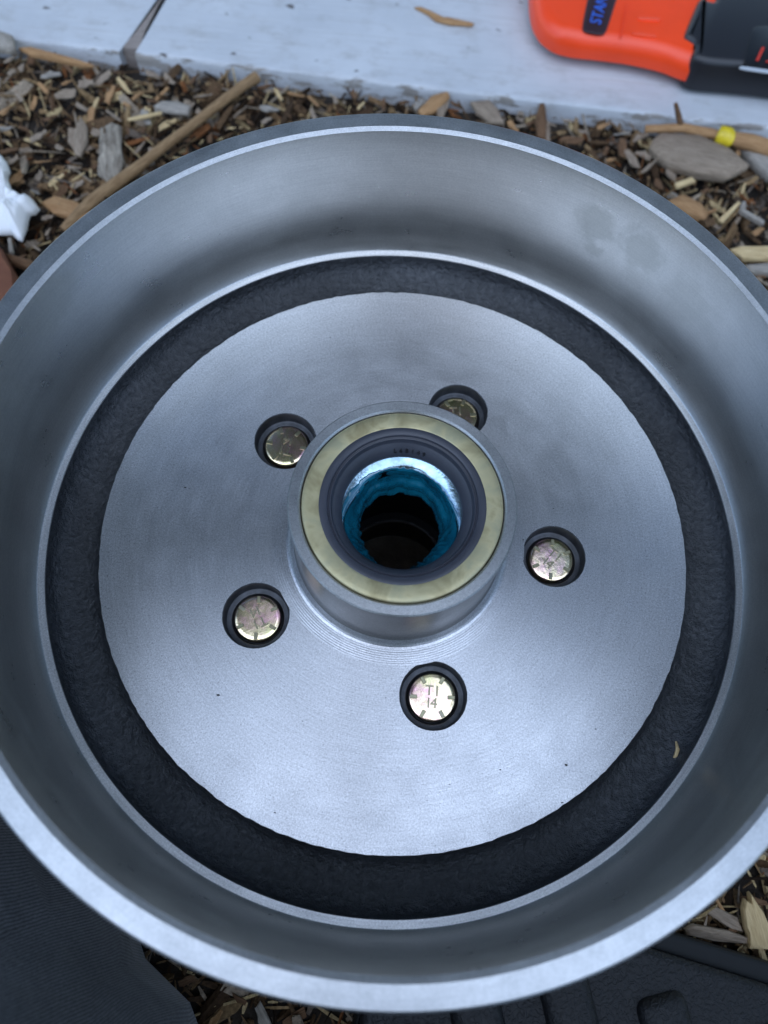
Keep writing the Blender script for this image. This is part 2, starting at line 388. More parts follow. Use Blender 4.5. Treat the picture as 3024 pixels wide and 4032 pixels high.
def grease_mesh():
    nA, nV = 300, 30; V, F = [], []
    N3 = lambda x, y, z: mnoise.noise(Vector((x, y, z)))
    for i in range(nA):
        a = 2 * math.pi * i / nA; c, s = math.cos(a), math.sin(a)
        rag = N3(c * 2.2, s * 2.2, 1.3) * 0.9 + N3(c * 6, s * 6, 4) * 0.7 + N3(c * 16, s * 16, 9) * 0.35
        zend = 10.0 + 2.6 * rag
        # how far the grease is smeared out over the flat race: thin at the top and upper right, wide elsewhere
        cov = 0.5 - 0.5 * math.cos(a - rad(68)); r0 = 16.2 + 3.0 * min(1, cov * 1.5) + 0.7 * N3(c * 5, s * 5, 3) + 0.5 * N3(c * 13, s * 13, 5)
        r0 = max(16.2, min(19.6, r0)); z0 = float(np.interp(r0, [15.9, 16.4, 17.4, 19.2, 20.4], [26.2, 27.0, 27.5, 28.05, 28.3])) - 0.05
        low = max(0, math.cos(a - rad(212))) ** 5 * 2.2 + max(0, math.cos(a - rad(322))) ** 7 * 2.8
        for k in range(nV):
            v = k / (nV - 1)
            if v < 0.3:
                t = v / 0.3; r = r0 + (15.75 - r0) * t; z = float(np.interp(r, [15.75, 15.9, 16.4, 17.4, 19.2, 20.4], [25.9, 26.2, 27.0, 27.5, 28.05, 28.3])) + 0.35 * math.sin(math.pi * min(1, t * 1.3 + 0.02)) ** 0.5 - 0.05 * (k == 0)
            else:
                t = (v - 0.3) / 0.7; z = 25.9 + (zend - 25.9) * t
                tt = t + 0.07 * N3(c * 3, s * 3, 2)
                r = float(np.interp(tt, [0, .12, .30, .42, .48, .56, .70, .80, .88, 1], [15.75, 15.5, 15.5, 15.6, 15.3, 14.4, 14.2, 14.3, 13.9, 13.8])) + 1.0 * max(0, s) * min(1, t * 3) * (1 - t)
            f = shelf(a); r = r * f + (float(np.interp(z, [8, 20, 28], [14.3, 17.6, 19.75])) + 0.25) * (1 - f)
            w = min(1, max(0, v - 0.12) * 2)
            r -= low * min(1, max(0, v - 0.3) * 3) * (0.7 + 0.5 * N3(c * 9, s * 9, v * 4))
            r += (0.6 * N3(c * 3.5, s * 3.5, v * 2.5) + 0.2 * N3(c * 12, s * 12, v * 6)) * w
            z += 0.22 * N3(r * 0.5, a * 3, 3) * (v < 0.3)
            V.append((r * c, r * s, z))
        V.append(((r + 0.7) * c, (r + 0.7) * s, zend - 0.5)); V.append(((r + 4) * c, (r + 4) * s, zend + 1.0))
    n = nV + 2
    for i in range(nA):
        j = (i + 1) % nA
        for k in range(n - 1): F.append((i * n + k, j * n + k, j * n + k + 1, i * n + k + 1))
    return V, F
lathe('bearing_race', [(21.2, 28.4), (20.4, 28.3), (19.2, 28.05), (17.4, 27.5), (16.4, 27.0), (15.9, 26.2), (16.0, 22)], M['race'], hub, 128, 60, jitter=race_j)
gV, gF = grease_mesh()
mesh_obj('grease', gV, gF, M['grease'], hub, True, auto=70)

# ------------------------------------------------------------------ wood, mulch and twigs
def wood(name, c_dark, c_light, rough=0.85, grain=(110, 1100, 1100)):
    b = NB(name); b.set(Roughness=rough, Specular_IOR_Level=0.25)
    oi = b.n('ObjectInfo'); o = b.coord(grain)
    ad = b.n('VectorMath', operation='ADD'); b.l(o, ad.inputs[0])
    sc = b.math('MULTIPLY', oi.outputs['Random'], 37.0); cx = b.n('CombineXYZ'); b.l(sc, cx.inputs[0]); b.l(sc, cx.inputs[1]); b.l(cx.outputs[0], ad.inputs[1])
    f = b.noise(ad.outputs[0], 1.0, 5, 0.65)
    b.color(b.ramp(f, [(0.28, c_dark), (0.72, c_light)])); b.bump(f, 0.6, 0.8)
    return b.m
WD = {
 'grey': wood('weathered_wood', (0.16, 0.115, 0.08), (0.36, 0.28, 0.205)),
 'cream': wood('fresh_wood', (0.42, 0.28, 0.13), (0.70, 0.53, 0.29)),
 'tan': wood('tan_bark', (0.24, 0.12, 0.05), (0.46, 0.27, 0.13)),
 'brown': wood('brown_bark', (0.07, 0.036, 0.018), (0.20, 0.11, 0.058)),
 'ash': wood('ash_wood', (0.19, 0.165, 0.14), (0.42, 0.37, 0.31)),
}
def mulch_mat():
    b = NB('mulch_chips'); b.set(Roughness=0.9, Specular_IOR_Level=0.2)
    ge = b.n('NewGeometry')
    c = b.ramp(ge.outputs['Random Per Island'], [(0.0, (0.022, 0.012, 0.006)), (0.16, (0.065, 0.036, 0.018)), (0.30, (0.13, 0.075, 0.038)), (0.44, (0.21, 0.125, 0.062)),
               (0.58, (0.32, 0.205, 0.10)), (0.70, (0.19, 0.145, 0.11)), (0.78, (0.36, 0.28, 0.20)), (0.86, (0.22, 0.085, 0.03)), (0.92, (0.56, 0.41, 0.21))], 'CONSTANT')
    f = b.noise(b.coord((1, 1, 1)), 700, 4, 0.65)
    b.color(b.mix(1.0, c, b.ramp(f, [(0.3, 0.42), (0.7, 1.1)]), 'MULTIPLY')); b.bump(f, 0.6, 0.6)
    return b.m
M['mulch'] = mulch_mat()

def chip_geo(L, W, T, r):
    """splintered chip: three cross-sections along its length, jagged tapered ends"""
    V = []
    for k, x in enumerate((-0.5, 0.0, 0.5)):
        wv = W * (1.0 if k == 1 else r.uniform(0.35, 0.95)); tv = T * (1.0 if k == 1 else r.uniform(0.4, 0.9)); off = r.uniform(-0.15, 0.15) * W
        bend = 0 if k == 1 else r.uniform(-0.06, 0.06) * L
        for sy, sz in ((-1, -1), (1, -1), (1, 1), (-1, 1)):
            V.append((x * L + r.uniform(-0.10, 0.10) * L * (k != 1), sy * wv / 2 + off, sz * tv / 2 + bend))
    F = [(0, 1, 2, 3), (11, 10, 9, 8)]
    for k in (0, 4):
        for q in range(4): F.append((k + q, k + 4 + q, k + 4 + (q + 1) % 4, k + (q + 1) % 4))
    return np.array(V), F

def in_drum(x, y, m=0): return math.hypot(x, y) < 95 + m
def in_case(x, y): return False
BOARD_Y0, BOARD_SL = 279.6, -0.0226       # front edge of the white boards: y = Y0 + SL * x
def mulch():
    r = random.Random(11); Vs, Fs = [], []; n0 = 0
    N = 32000; made = 0
    while made < N:
        x, y = r.uniform(-330, 300), r.uniform(-330, 330)
        if y > BOARD_Y0 + BOARD_SL * x - 3 or in_drum(x, y): continue
        L = min(26, 2.5 + r.expovariate(1 / 4.2)); W = max(0.8, L * r.uniform(0.14, 0.5)); T = max(0.4, W * r.uniform(0.2, 0.6))
        if r.random() < 0.48: L = r.uniform(5, 20); W = r.uniform(0.5, 1.3); T = W * 0.7
        V, F = chip_geo(L, min(W, 7), min(T, 3), r)
        E = Matrix.Rotation(r.uniform(0, 6.283), 3, 'Z') @ Matrix.Rotation(r.gauss(0, 0.4), 3, 'Y') @ Matrix.Rotation(r.gauss(0, 0.5), 3, 'X')
        V = V @ np.array(E).T
        hz = GZ + r.uniform(0.5, 8) + 2.5 * mnoise.noise(Vector((x / 60, y / 60, 5)))
        V += np.array([x, y, hz])
        Vs.append(V); Fs += [tuple(i + n0 for i in f) for f in F]; n0 += 12; made += 1
    o = mesh_obj('mulch', np.concatenate(Vs), Fs, M['mulch'], smooth=False)
    tag(o, 'brown shredded wood mulch covering the ground around the drum', 'mulch', kind='stuff')
mulch()

def slab(name, px, z, thick, mat, label, cat, group=None, dome=0.3, inset=0.86, jag=0.6, tilt=(0, 0), smooth=True):
    """flat piece whose outline is given as measured photo positions, laid on the level z; own origin and grain axis"""
    P = np.array([at(u, v, z)[:2] for u, v in px]); c = P.mean(0)
    Q = P - c; ev, evec = np.linalg.eigh(Q.T @ Q); ax = evec[:, -1]; a = math.atan2(ax[1], ax[0])
    ca, sa = math.cos(-a), math.sin(-a); Q = np.stack([Q[:, 0] * ca - Q[:, 1] * sa, Q[:, 0] * sa + Q[:, 1] * ca], 1)
    # resample the outline
    R = []; n = len(Q); tot = sum(np.linalg.norm(Q[(i + 1) % n] - Q[i]) for i in range(n)); st = tot / max(24, n)
    for i in range(n):
        A, B = Q[i], Q[(i + 1) % n]; k = max(1, int(round(np.linalg.norm(B - A) / st)))
        for q in range(k): R.append(A + (B - A) * q / k)
    R = np.array(R); n = len(R); V = []
    lev = [(0.93, -thick * 0.5), (1.0, -thick * 0.1), (0.985, thick * 0.25), (inset, thick * 0.5), (inset * 0.55, thick * (0.5 + dome * 0.7)), (0.2, thick * (0.5 + dome))]
    for s, zz in lev:
        for q in R:
            d = mnoise.noise(Vector((q[0] * 0.35 + c[0], q[1] * 0.8, zz))) * jag
            V.append((q[0] * s + d * 0.3, q[1] * s + d * 0.3, zz + d * 0.5))
    F = []
    for k in range(len(lev) - 1):
        for i in range(n): F.append((k * n + i, k * n + (i + 1) % n, (k + 1) * n + (i + 1) % n, (k + 1) * n + i))
    F.append(tuple(range(n - 1, -1, -1))); F.append(tuple((len(lev) - 1) * n + i for i in range(n)))
    o = mesh_obj(name, V, F, mat, None, smooth, (c[0], c[1], z), a, 40)
    o.rotation_euler = (tilt[0], tilt[1], a)
    tag(o, label, cat, group); return o

def tube(name, pts, radii, mat, label=None, cat=None, group=None, parent=None, seg=14, rough=0.08, origin=None):
    """knotty stick through the given points (mm)"""
    pts = [Vector(p) for p in pts]; P, Rr = [], []
    for i in range(len(pts) - 1):
        k = max(2, int((pts[i + 1] - pts[i]).length / max(4.0, radii[i] * 0.8)))
        for q in range(k):
            t = q / k; P.append(pts[i].lerp(pts[i + 1], t)); Rr.append(radii[i] + (radii[i + 1] - radii[i]) * t)
    P.append(pts[-1]); Rr.append(radii[-1])
    org = Vector(origin) if origin is not None else pts[0].copy(); V, F = [], []
    ax = (pts[-1] - pts[0]); rz = math.atan2(ax.y, ax.x)
    for i, p in enumerate(P):
        d = (P[min(i + 1, len(P) - 1)] - P[max(i - 1, 0)]).normalized()
        u = d.cross(Vector((0, 0, 1)));
        if u.length < 0.1: u = d.cross(Vector((0, 1, 0)))
        u.normalize(); v = u.cross(d)
        for s in range(seg):
            a = 2 * math.pi * s / seg
            rr = Rr[i] * (1 + rough * 1.6 * mnoise.noise(p * 0.12 + Vector((math.cos(a), math.sin(a), 0))) + rough * mnoise.noise(p * 0.5 + Vector((a, 0, 0))))
            V.append(p + (u * math.cos(a) + v * math.sin(a)) * rr - org)
    for i in range(len(P) - 1):
        for s in range(seg): F.append((i * seg + s, i * seg + (s + 1) % seg, (i + 1) * seg + (s + 1) % seg, (i + 1) * seg + s))
    F.append(tuple(range(seg - 1, -1, -1))); F.append(tuple((len(P) - 1) * seg + s for s in range(seg)))
    Rm = Matrix.Rotation(-rz, 3, 'Z'); V = [Rm @ x for x in V]
    o = mesh_obj(name, V, F, mat, parent, True, org, rz, 50)
    if label: tag(o, label, cat, group)
    return o

MZ = GZ + 7.5                                   # usual top of the mulch layer
def P3(u, v, z): return tuple(at(u, v, z))

# large pieces one can pick out
slab('wood_chip', [(2554, 585), (2569, 553), (2594, 527), (2677, 534), (2749, 538), (2807, 567), (2876, 600), (2945, 665), (2923, 683), (2862, 712), (2749, 697), (2677, 672), (2626, 654), (2576, 618)], MZ + 4, 7, WD['grey'],
     'large rounded grey-brown wood chip beside the yellow banded stick', 'wood chip', dome=0.25, tilt=(0.05, 0.03))
slab('wood_chip', [(2918, 592), (2935, 583), (3024, 615), (3080, 650), (3090, 720), (3024, 708), (2965, 655)], MZ + 2, 5, WD['ash'],
     'bluish grey wood chip cut by the right edge, right of the large rounded chip', 'wood chip', dome=0.15)
st = tube('stick', [P3(2540, 508, MZ + 3), P3(2690, 505, MZ + 6), P3(2800, 525, MZ + 7), P3(2835, 536, MZ + 7.5)], [2.0, 2.6, 2.7, 2.8], WD['tan'],
     'tan stick with a yellow band along the front of the white board', 'stick')
p0 = Vector(st.location) / MM
M['yellow'] = simple('yellow_plastic', (0.68, 0.50, 0.02), 0.4, 0, 0.5, (300, 0.4, 0.8), (200, 0.7, 1.1))
def child_tube(parent, name, pts, radii, mat, **k):
    o = tube(name, pts, radii, mat, **k)
    M0 = o.matrix_basis.copy(); o.parent = parent; o.matrix_parent_inverse = parent.matrix_basis.inverted(); return o
child_tube(st, 'band', [P3(2826, 531, MZ + 7.3), P3(2832, 533, MZ + 7.4), P3(2866, 541, MZ + 7.4), P3(2872, 542, MZ + 7.2)], [4.9, 5.4, 5.4, 4.9], M['yellow'], rough=0.05)
child_tube(st, 'thick_end', [P3(2870, 541, MZ + 7), P3(2950, 562, MZ + 7), P3(3060, 592, MZ + 6)], [3.6, 4.4, 4.6], WD['tan'])
tube('stick', [P3(1010, 305, MZ + 4), P3(960, 335, MZ + 5), P3(760, 490, MZ + 6.5), P3(545, 655, MZ + 6), P3(360, 795, MZ + 5), P3(250, 905, MZ + 2)], [3.2, 2.6, 2.4, 2.7, 3.3, 2.2], wood('stick_bark', (0.16, 0.09, 0.042), (0.36, 0.23, 0.12)),
     'long straight brown stick running from the white board to behind the drum', 'stick')
slab('bark_piece', [(160, 800), (215, 775), (300, 795), (372, 845), (330, 880), (285, 862), (215, 845)], MZ + 3, 3, WD['tan'], 'flat pinkish tan bark piece between the paper and the long stick', 'bark', dome=0.1)
slab('wood_chip', [(605, 420), (640, 400), (700, 402), (752, 420), (742, 452), (690, 448), (640, 440)], MZ + 4, 2.2, WD['ash'], 'pale grey jagged wood chip just left of the long stick', 'wood chip')
tube('splinter', [P3(505, 472, MZ + 4), P3(570, 460, MZ + 5), P3(636, 446, MZ + 4)], [0.8, 1.3, 0.9], WD['cream'], 'thin cream splinter left of the pale grey jagged chip', 'splinter')
slab('bark_piece', [(72, 193), (110, 188), (200, 212), (300, 238), (372, 262), (330, 262), (220, 238), (120, 218)], MZ + 4, 3, WD['tan'], 'long thin reddish bark strip under the front edge of the left board', 'bark', dome=0.1)
slab('wood_chip', [(-40, 120), (20, 138), (55, 150), (62, 195), (40, 204), (0, 195), (-50, 190)], -53, 5, WD['ash'], 'grey chip leaning on the left board at the left edge of the photo', 'wood chip')
slab('wood_chip', [(395, 505), (440, 485), (480, 500), (478, 580), (490, 640), (470, 700), (430, 720), (385, 690), (390, 600)], MZ + 3, 3, wood('flaky_wood', (0.10, 0.075, 0.055), (0.44, 0.38, 0.30), grain=(90, 420, 420)), 'flaky whitish rotten wood lump left of the long stick', 'wood chip', jag=2.4)
slab('wood_chip', [(290, 540), (318, 462), (345, 500), (348, 560), (320, 620), (295, 610)], MZ + 3, 3, WD['grey'], 'upright pale brown flake left of the whitish rotten lump', 'wood chip')
slab('wood_chip', [(2872, 985), (2900, 976), (3024, 975), (3120, 985), (3120, 1030), (3024, 1026), (2925, 1024)], MZ + 4, 4, WD['cream'], 'broad cream wood splinter at the right edge above the rim', 'splinter', dome=0.05)
slab('wood_chip', [(2925, 1050), (3024, 1042), (3120, 1050), (3120, 1085), (3024, 1082), (2960, 1078)], MZ + 2, 4, WD['ash'], 'grey splinter just below the broad cream one at the right edge', 'splinter', dome=0.05)
tube('twig', [P3(2684, 508, MZ + 5), P3(2672, 455, MZ + 12), P3(2660, 408, MZ + 19)], [1.8, 1.5, 1.0], WD['brown'], 'short dark twig standing against the white board above the large chip', 'twig')
slab('bark_piece', [(2105, 475), (2125, 405), (2142, 395), (2152, 470), (2148, 550), (2115, 540)], MZ + 3, 3, WD['brown'], 'upright brown bark piece between the drum rim and the board', 'bark')
slab('wood_chip', [(1850, 405), (1925, 395), (1960, 430), (1985, 490), (1930, 485), (1880, 450)], MZ + 2, 3, WD['grey'], 'grey-brown flat chip behind the top of the drum rim', 'wood chip')
slab('wood_chip', [(1645, 440), (1700, 380), (1765, 362), (1772, 385), (1720, 440), (1660, 460)], MZ + 3, 3, WD['tan'], 'tan bark chip near the centre below the white board', 'wood chip')
slab('wood_chip', [(2620, 800), (2680, 770), (2760, 810), (2785, 850), (2775, 880), (2700, 850)], MZ + 2, 5, WD['tan'], 'rounded tan chip touching the rim below the large grey-brown chip', 'wood chip')
slab('splinter', [(2826, 868), (2905, 795), (2916, 802), (2845, 880)], MZ + 5, 2.5, WD['cream'], 'slanting cream splinter right of the rounded tan chip', 'splinter', dome=0.1)
slab('splinter', [(2655, 725), (2725, 700), (2738, 715), (2665, 742)], MZ + 5, 2.5, WD['cream'], 'short cream splinter right under the large grey-brown chip', 'splinter', dome=0.1)
slab('splinter', [(2914, 820), (3010, 875), (3004, 888), (2908, 833)], MZ + 5, 2.5, WD['ash'], 'grey splinter pointing right below the cream slanting one', 'splinter', dome=0.1)
# near the lower right corner
slab('splinter', [(2919, 3571), (2928, 3536), (2937, 3545), (2951, 3548), (2947, 3509), (2986, 3568), (3001, 3589), (3024, 3640), (3060, 3740), (2944, 3735), (2942, 3683), (2930, 3655)], MZ + 3, 4, WD['cream'], 'broad torn yellow wood splinter above the black case', 'splinter', dome=0.08, jag=0.3)
slab('wood_chip', [(2690, 3655), (2720, 3635), (2860, 3660), (2945, 3690), (2940, 3715), (2800, 3705), (2700, 3680)], MZ + 2, 4, WD['grey'], 'long grey-brown wood chip left of the torn yellow splinter', 'wood chip', dome=0.1)
slab('wood_chip', [(2770, 3590), (2810, 3565), (2900, 3610), (2925, 3670), (2880, 3660), (2820, 3620)], MZ + 1, 3, WD['grey'], 'curved grey flake between the drum rim and torn yellow splinter', 'wood chip', dome=0.1)

# the other larger chips of the mulch, one object each
def loose_chips():
    r = random.Random(5); protos = []
    kinds = ['grey', 'tan', 'brown', 'cream', 'brown', 'grey', 'brown', 'tan', 'ash', 'brown', 'grey', 'brown', 'tan', 'grey', 'brown', 'grey']
    lab = {'grey': 'small weathered grey-brown chip loose in the mulch', 'tan': 'small tan bark chip loose in the mulch', 'brown': 'small dark brown bark chip loose in the mulch',
           'cream': 'small cream-coloured chip loose in the mulch', 'ash': 'small ash-grey chip loose in the mulch'}
    for k in range(16):
        L = r.uniform(7, 17); kd = kinds[k % 16]
        V, F = chip_geo(L, L * r.uniform(0.16, 0.42) if kd != 'cream' else L * r.uniform(0.12, 0.22), r.uniform(0.9, 2.0), r)
        me = bpy.data.meshes.new('loose_chip'); me.from_pydata([tuple(v * MM) for v in V], [], F); me.materials.append(WD[kd]); me.update()
        bm = bmesh.new(); bm.from_mesh(me)
        bmesh.ops.subdivide_edges(bm, edges=bm.edges[:], cuts=1, use_grid_fill=True)
        for v in bm.verts: v.co += Vector((0, mnoise.noise(v.co * 300), mnoise.noise(v.co * 220 + Vector((7, 0, 0))))) * 0.0011
        bmesh.ops.recalc_face_normals(bm, faces=bm.faces); bm.to_mesh(me); bm.free()
        protos.append((me, kd))
    made = 0; tries = 0; placed = []
    while made < 190 and tries < 60000:
        tries += 1
        if r.random() < 0.9: u, v = r.uniform(0, 3024), r.uniform(120, 1150)
        else: u, v = r.uniform(700, 3024), r.uniform(3450, 4032)
        p = at(u, v, MZ + 2); x, y = p[0], p[1]
        if y > BOARD_Y0 + BOARD_SL * x - 6 or math.hypot(x, y) < 108: continue
        # is it behind the rim?
        q = at(u, v, 62)
        if math.hypot(q[0], q[1]) < 137: continue
        if any((x - a) ** 2 + (y - b) ** 2 < 64 for a, b in placed): continue
        placed.append((x, y))
        me, kd = r.choice(protos)
        o = bpy.data.objects.new('loose_chip', me); o.location = Vector((x, y, MZ + r.uniform(0.5, 2.5))) * MM
        o.rotation_euler = (r.gauss(0, 0.35), r.gauss(0, 0.2), r.uniform(0, 6.283)); o.scale = [r.uniform(0.45, 0.9)] * 3
        link(o); tag(o, lab[kd], 'wood chip', 'loose ' + {'grey': 'grey-brown', 'tan': 'tan', 'brown': 'dark brown', 'cream': 'cream', 'ash': 'ash-grey'}[kd] + ' chips in the mulch'); made += 1
loose_chips()

# ------------------------------------------------------------------ white painted boards
BT = -55.0
def paint():
    b = NB('worn_white_paint'); b.set(Roughness=0.55, Specular_IOR_Level=0.4)
    o = b.coord((16, 420, 420)); o2 = b.coord()
    ge = b.n('NewGeometry')
    grain = b.noise(o, 1.0, 5, 0.65)
    blot = b.noise(o2, 14, 4, 0.6)
    col = b.ramp(blot, [(0.3, (0.42, 0.43, 0.445)), (0.7, (0.53, 0.535, 0.545))])
    col = b.mix(b.ramp(grain, [(0.32, 0.6), (0.46, 0.0)]), col, (0.40, 0.39, 0.38))
    dirt = b.ramp(b.noise(b.coord((40, 70, 70)), 1.0, 5, 0.75), [(0.50, 0.0), (0.78, 0.75)])
    col = b.mix(dirt, col, (0.30, 0.28, 0.26))
    spot = b.ramp(b.noise(b.coord((70, 110, 110)), 1.0, 2, 0.5), [(0.285, 1.0), (0.315, 0.0)])
    col = b.mix(spot, col, (0.10, 0.085, 0.08))
    worn = b.ramp(b.noise(b.coord((12, 60, 60)), 1.0, 6, 0.72), [(0.66, 0.0), (0.70, 0.85)])
    col = b.mix(worn, col, (0.27, 0.245, 0.225))
    scuff = b.ramp(b.noise(b.coord((30, 900, 900)), 1.0, 4, 0.7), [(0.34, 0.5), (0.42, 0.0)])
    col = b.mix(scuff, col, (0.62, 0.62, 0.62))
    # paint worn off along edges: bare grey wood
    at_ = b.n('Attribute'); at_.attribute_name = 'edge'
    wear = b.math('ADD', at_.outputs['Fac'], b.math('MULTIPLY', b.math('SUBTRACT', b.noise(b.coord((28, 90, 90)), 1.0, 5, 0.7), 0.5), 1.9))
    col = b.mix(b.ramp(wear, [(0.62, 0.0), (0.70, 1.0)]), col, b.ramp(grain, [(0.3, (0.16, 0.14, 0.12)), (0.7, (0.36, 0.33, 0.30))]))
    b.color(col); n = b.bump(grain, 0.35, 0.7); b.bump(blot, 0.2, 1.5, n)
    return b.m
M['paint'] = paint()
def board(x0, x1, gapfun, label):
    """plank with its front edge on the measured line; chipped arris; end cut follows gapfun"""
    nx = max(8, int((x1 - x0) / 6)); ys = [0, 0, 0.6, 1.8, 4, 9, 18, 40, 80, 140, 140]; zs = [-24, -2.2, -0.7, -0.15, 0, 0, 0, 0, 0, 0, -24]
    V, F, W = [], [], []; m = len(ys)
    for i in range(nx + 1):
        t = i / nx
        for k in range(m):
            a, b_ = gapfun(ys[k]); X = a + (b_ - a) * t
            y0 = BOARD_Y0 + BOARD_SL * X + 0.9 * mnoise.noise(Vector((X / 22, 0, 1))) + 0.5 * mnoise.noise(Vector((X / 6, 0, 4)))
            V.append((X, y0 + ys[k], BT + zs[k] + (0.5 * mnoise.noise(Vector((X / 8, k, 2))) if 0 < k < 4 else 0)))
            W.append(0.55 if k in (0, 1) else (0.6 if k == 2 else (0.42 if k == 3 else (0.22 if k == 4 else 0.0))))
    for i in range(nx):
        for k in range(m): F.append((i * m + k, (i + 1) * m + k, (i + 1) * m + (k + 1) % m, i * m + (k + 1) % m))
    F.append(tuple(range(m))); F.append(tuple(nx * m + k for k in range(m - 1, -1, -1)))
    cx = (x0 + x1) / 2; V = [(v[0] - cx, v[1] - BOARD_Y0, v[2] - BT) for v in V]
    o = mesh_obj('painted_board', V, F, M['paint'], None, True, (cx, BOARD_Y0, BT), 0, 40)
    at_ = o.data.attributes.new('edge', 'FLOAT', 'POINT')
    at_.data.foreach_set('value', np.array(W, np.float32))
    tag(o, label, 'board'); return o
sA = at(487, 205, BT)[0]; sB = at(545, 110, BT)[0]; sC = at(625, 0, BT)[0]
def seam(y, side):
    x = np.interp(y, [0, 12, 26, 60, 140], [sA + 1.5, (sA + sB) / 2 + 3.0, sB + 3.0, sC + 6, sC + 28])
    hw = np.interp(y, [0, 12, 20, 28, 140], [4.5, 3.6, 1.9, 0.6, 0.45])
    return x + side * hw
board(-420, sA, lambda y: (-420, seam(y, -1)), 'white painted board left of the crack, holding the upper left corner')
board(sA, 420, lambda y: (seam(y, 1), 420), 'long white painted board right of the crack, under the orange tool')
# bare wood visible at the bottom of the crack between the boards
def filler():
    c = (sA + sC) / 2
    V = []; F = []
    ys = [1.8, 4, 9, 18, 40, 80, 138]
    for k, y in enumerate(ys):
        for s, z in ((-1, -0.2), (1, -0.2), (1, -23), (-1, -23)):
            X = seam(y, s) + s * 0.8; V.append((X - c, y + BOARD_SL * X + (2 if k == 0 else 0), z))
    for k in range(len(ys) - 1):
        for q in range(4): F.append((k * 4 + q, k * 4 + (q + 1) % 4, k * 4 + 4 + (q + 1) % 4, k * 4 + 4 + q))
    F.append((0, 1, 2, 3)); F.append(tuple(len(V) - 4 + q for q in (3, 2, 1, 0)))
    o = mesh_obj('wood_shim', V, F, wood('crack_wood', (0.20, 0.16, 0.14), (0.32, 0.27, 0.235)), None, False, (c, BOARD_Y0, BT))
    tag(o, 'bare grey-brown wood filling the crack between the white boards', 'wood')
filler()
slab('dry_leaf', [(1630, 30), (1650, 27), (1700, 50), (1735, 70), (1780, 88), (1868, 95), (1860, 104), (1770, 98), (1715, 84), (1680, 55)], BT + 1.2, 1.6, WD['tan'], 'thin curled brown leaf scrap on the white board', 'leaf', dome=0.2, jag=0.5)

# ------------------------------------------------------------------ crumpled white paper at the left
def paper():
    px = [(-60, 560), (0, 602), (22, 630), (34, 665), (27, 700), (46, 749), (90, 772), (127, 779), (150, 812), (135, 833), (114, 842), (97, 900), (84, 943), (63, 934), (42, 916), (0, 914), (-60, 905), (-170, 860), (-190, 700), (-120, 590)]
    Z = MZ + 9; P = np.array([at(u, v, Z) for u, v in px]); c = P.mean(0); n = 96
    # resample outline
    R = []; N = len(P)
    for i in range(N):
        for q in range(6): R.append(P[i] + (P[(i + 1) % N] - P[i]) * q / 6 - c)
    R = np.array(R); n = len(R); V, F = [], []; rings = 10
    for k in range(rings):
        s = 1 - k / (rings - 0.6)
        for q in R:
            x, y = q[0] * s, q[1] * s
            z = 9 * abs(mnoise.noise(Vector((x / 15 + 3, y / 15, 1)))) + 6 * abs(mnoise.noise(Vector((x / 8, y / 9, 4)))) + 2.5 * abs(mnoise.noise(Vector((x / 4, y / 4, 9))))
            V.append((x, y, z * (0.25 + 0.9 * min(1, (1 - s) * 2.2)) - (3.0 * max(0, 1 - (1 - s) * 6))))
    for k in range(rings - 1):
        for i in range(n): F.append((k * n + i, k * n + (i + 1) % n, (k + 1) * n + (i + 1) % n, (k + 1) * n + i))
    F.append(tuple((rings - 1) * n + i for i in range(n)))
    o = mesh_obj('crumpled_paper', V, F, simple('white_paper', (0.80, 0.80, 0.80), 0.8, 0, 0.3, (180, 0.25, 0.6)), None, True, tuple(c), 0, None)
    md = o.modifiers.new('thick', 'SOLIDIFY'); md.thickness = 0.0003
    tag(o, 'crumpled white paper on the mulch at the left edge', 'paper')
paper()

# brown clay block cut by the left edge
def clay():
    b = NB('brown_clay'); b.set(Roughness=0.8)
    f = b.noise(b.coord(), 60, 5, 0.6)
    b.color(b.ramp(f, [(0.3, (0.13, 0.045, 0.022)), (0.7, (0.24, 0.09, 0.045))])); b.bump(f, 0.3, 1)
    px = [(-40, 985), (5, 990), (30, 1012), (60, 1075), (90, 1120), (100, 1200), (60, 1330), (-60, 1330), (-200, 1250), (-200, 1020)]
    slab('clay_block', px, MZ + 4, 22, b.m, 'brown clay block half hidden behind the left rim', 'clay block', dome=0.08, inset=0.9, jag=0.5)
clay()
slab('bark_piece', [(18, 1003), (50, 1010), (140, 1035), (135, 1055), (110, 1065), (50, 1040)], MZ + 6, 4, WD['brown'], 'dark brown bark strip between the clay block and the rim', 'bark')
slab('splinter', [(33, 938), (45, 936), (54, 990), (50, 1002), (38, 998)], MZ + 5, 2, WD['ash'], 'small pale splinter below the crumpled paper', 'splinter', dome=0.1)

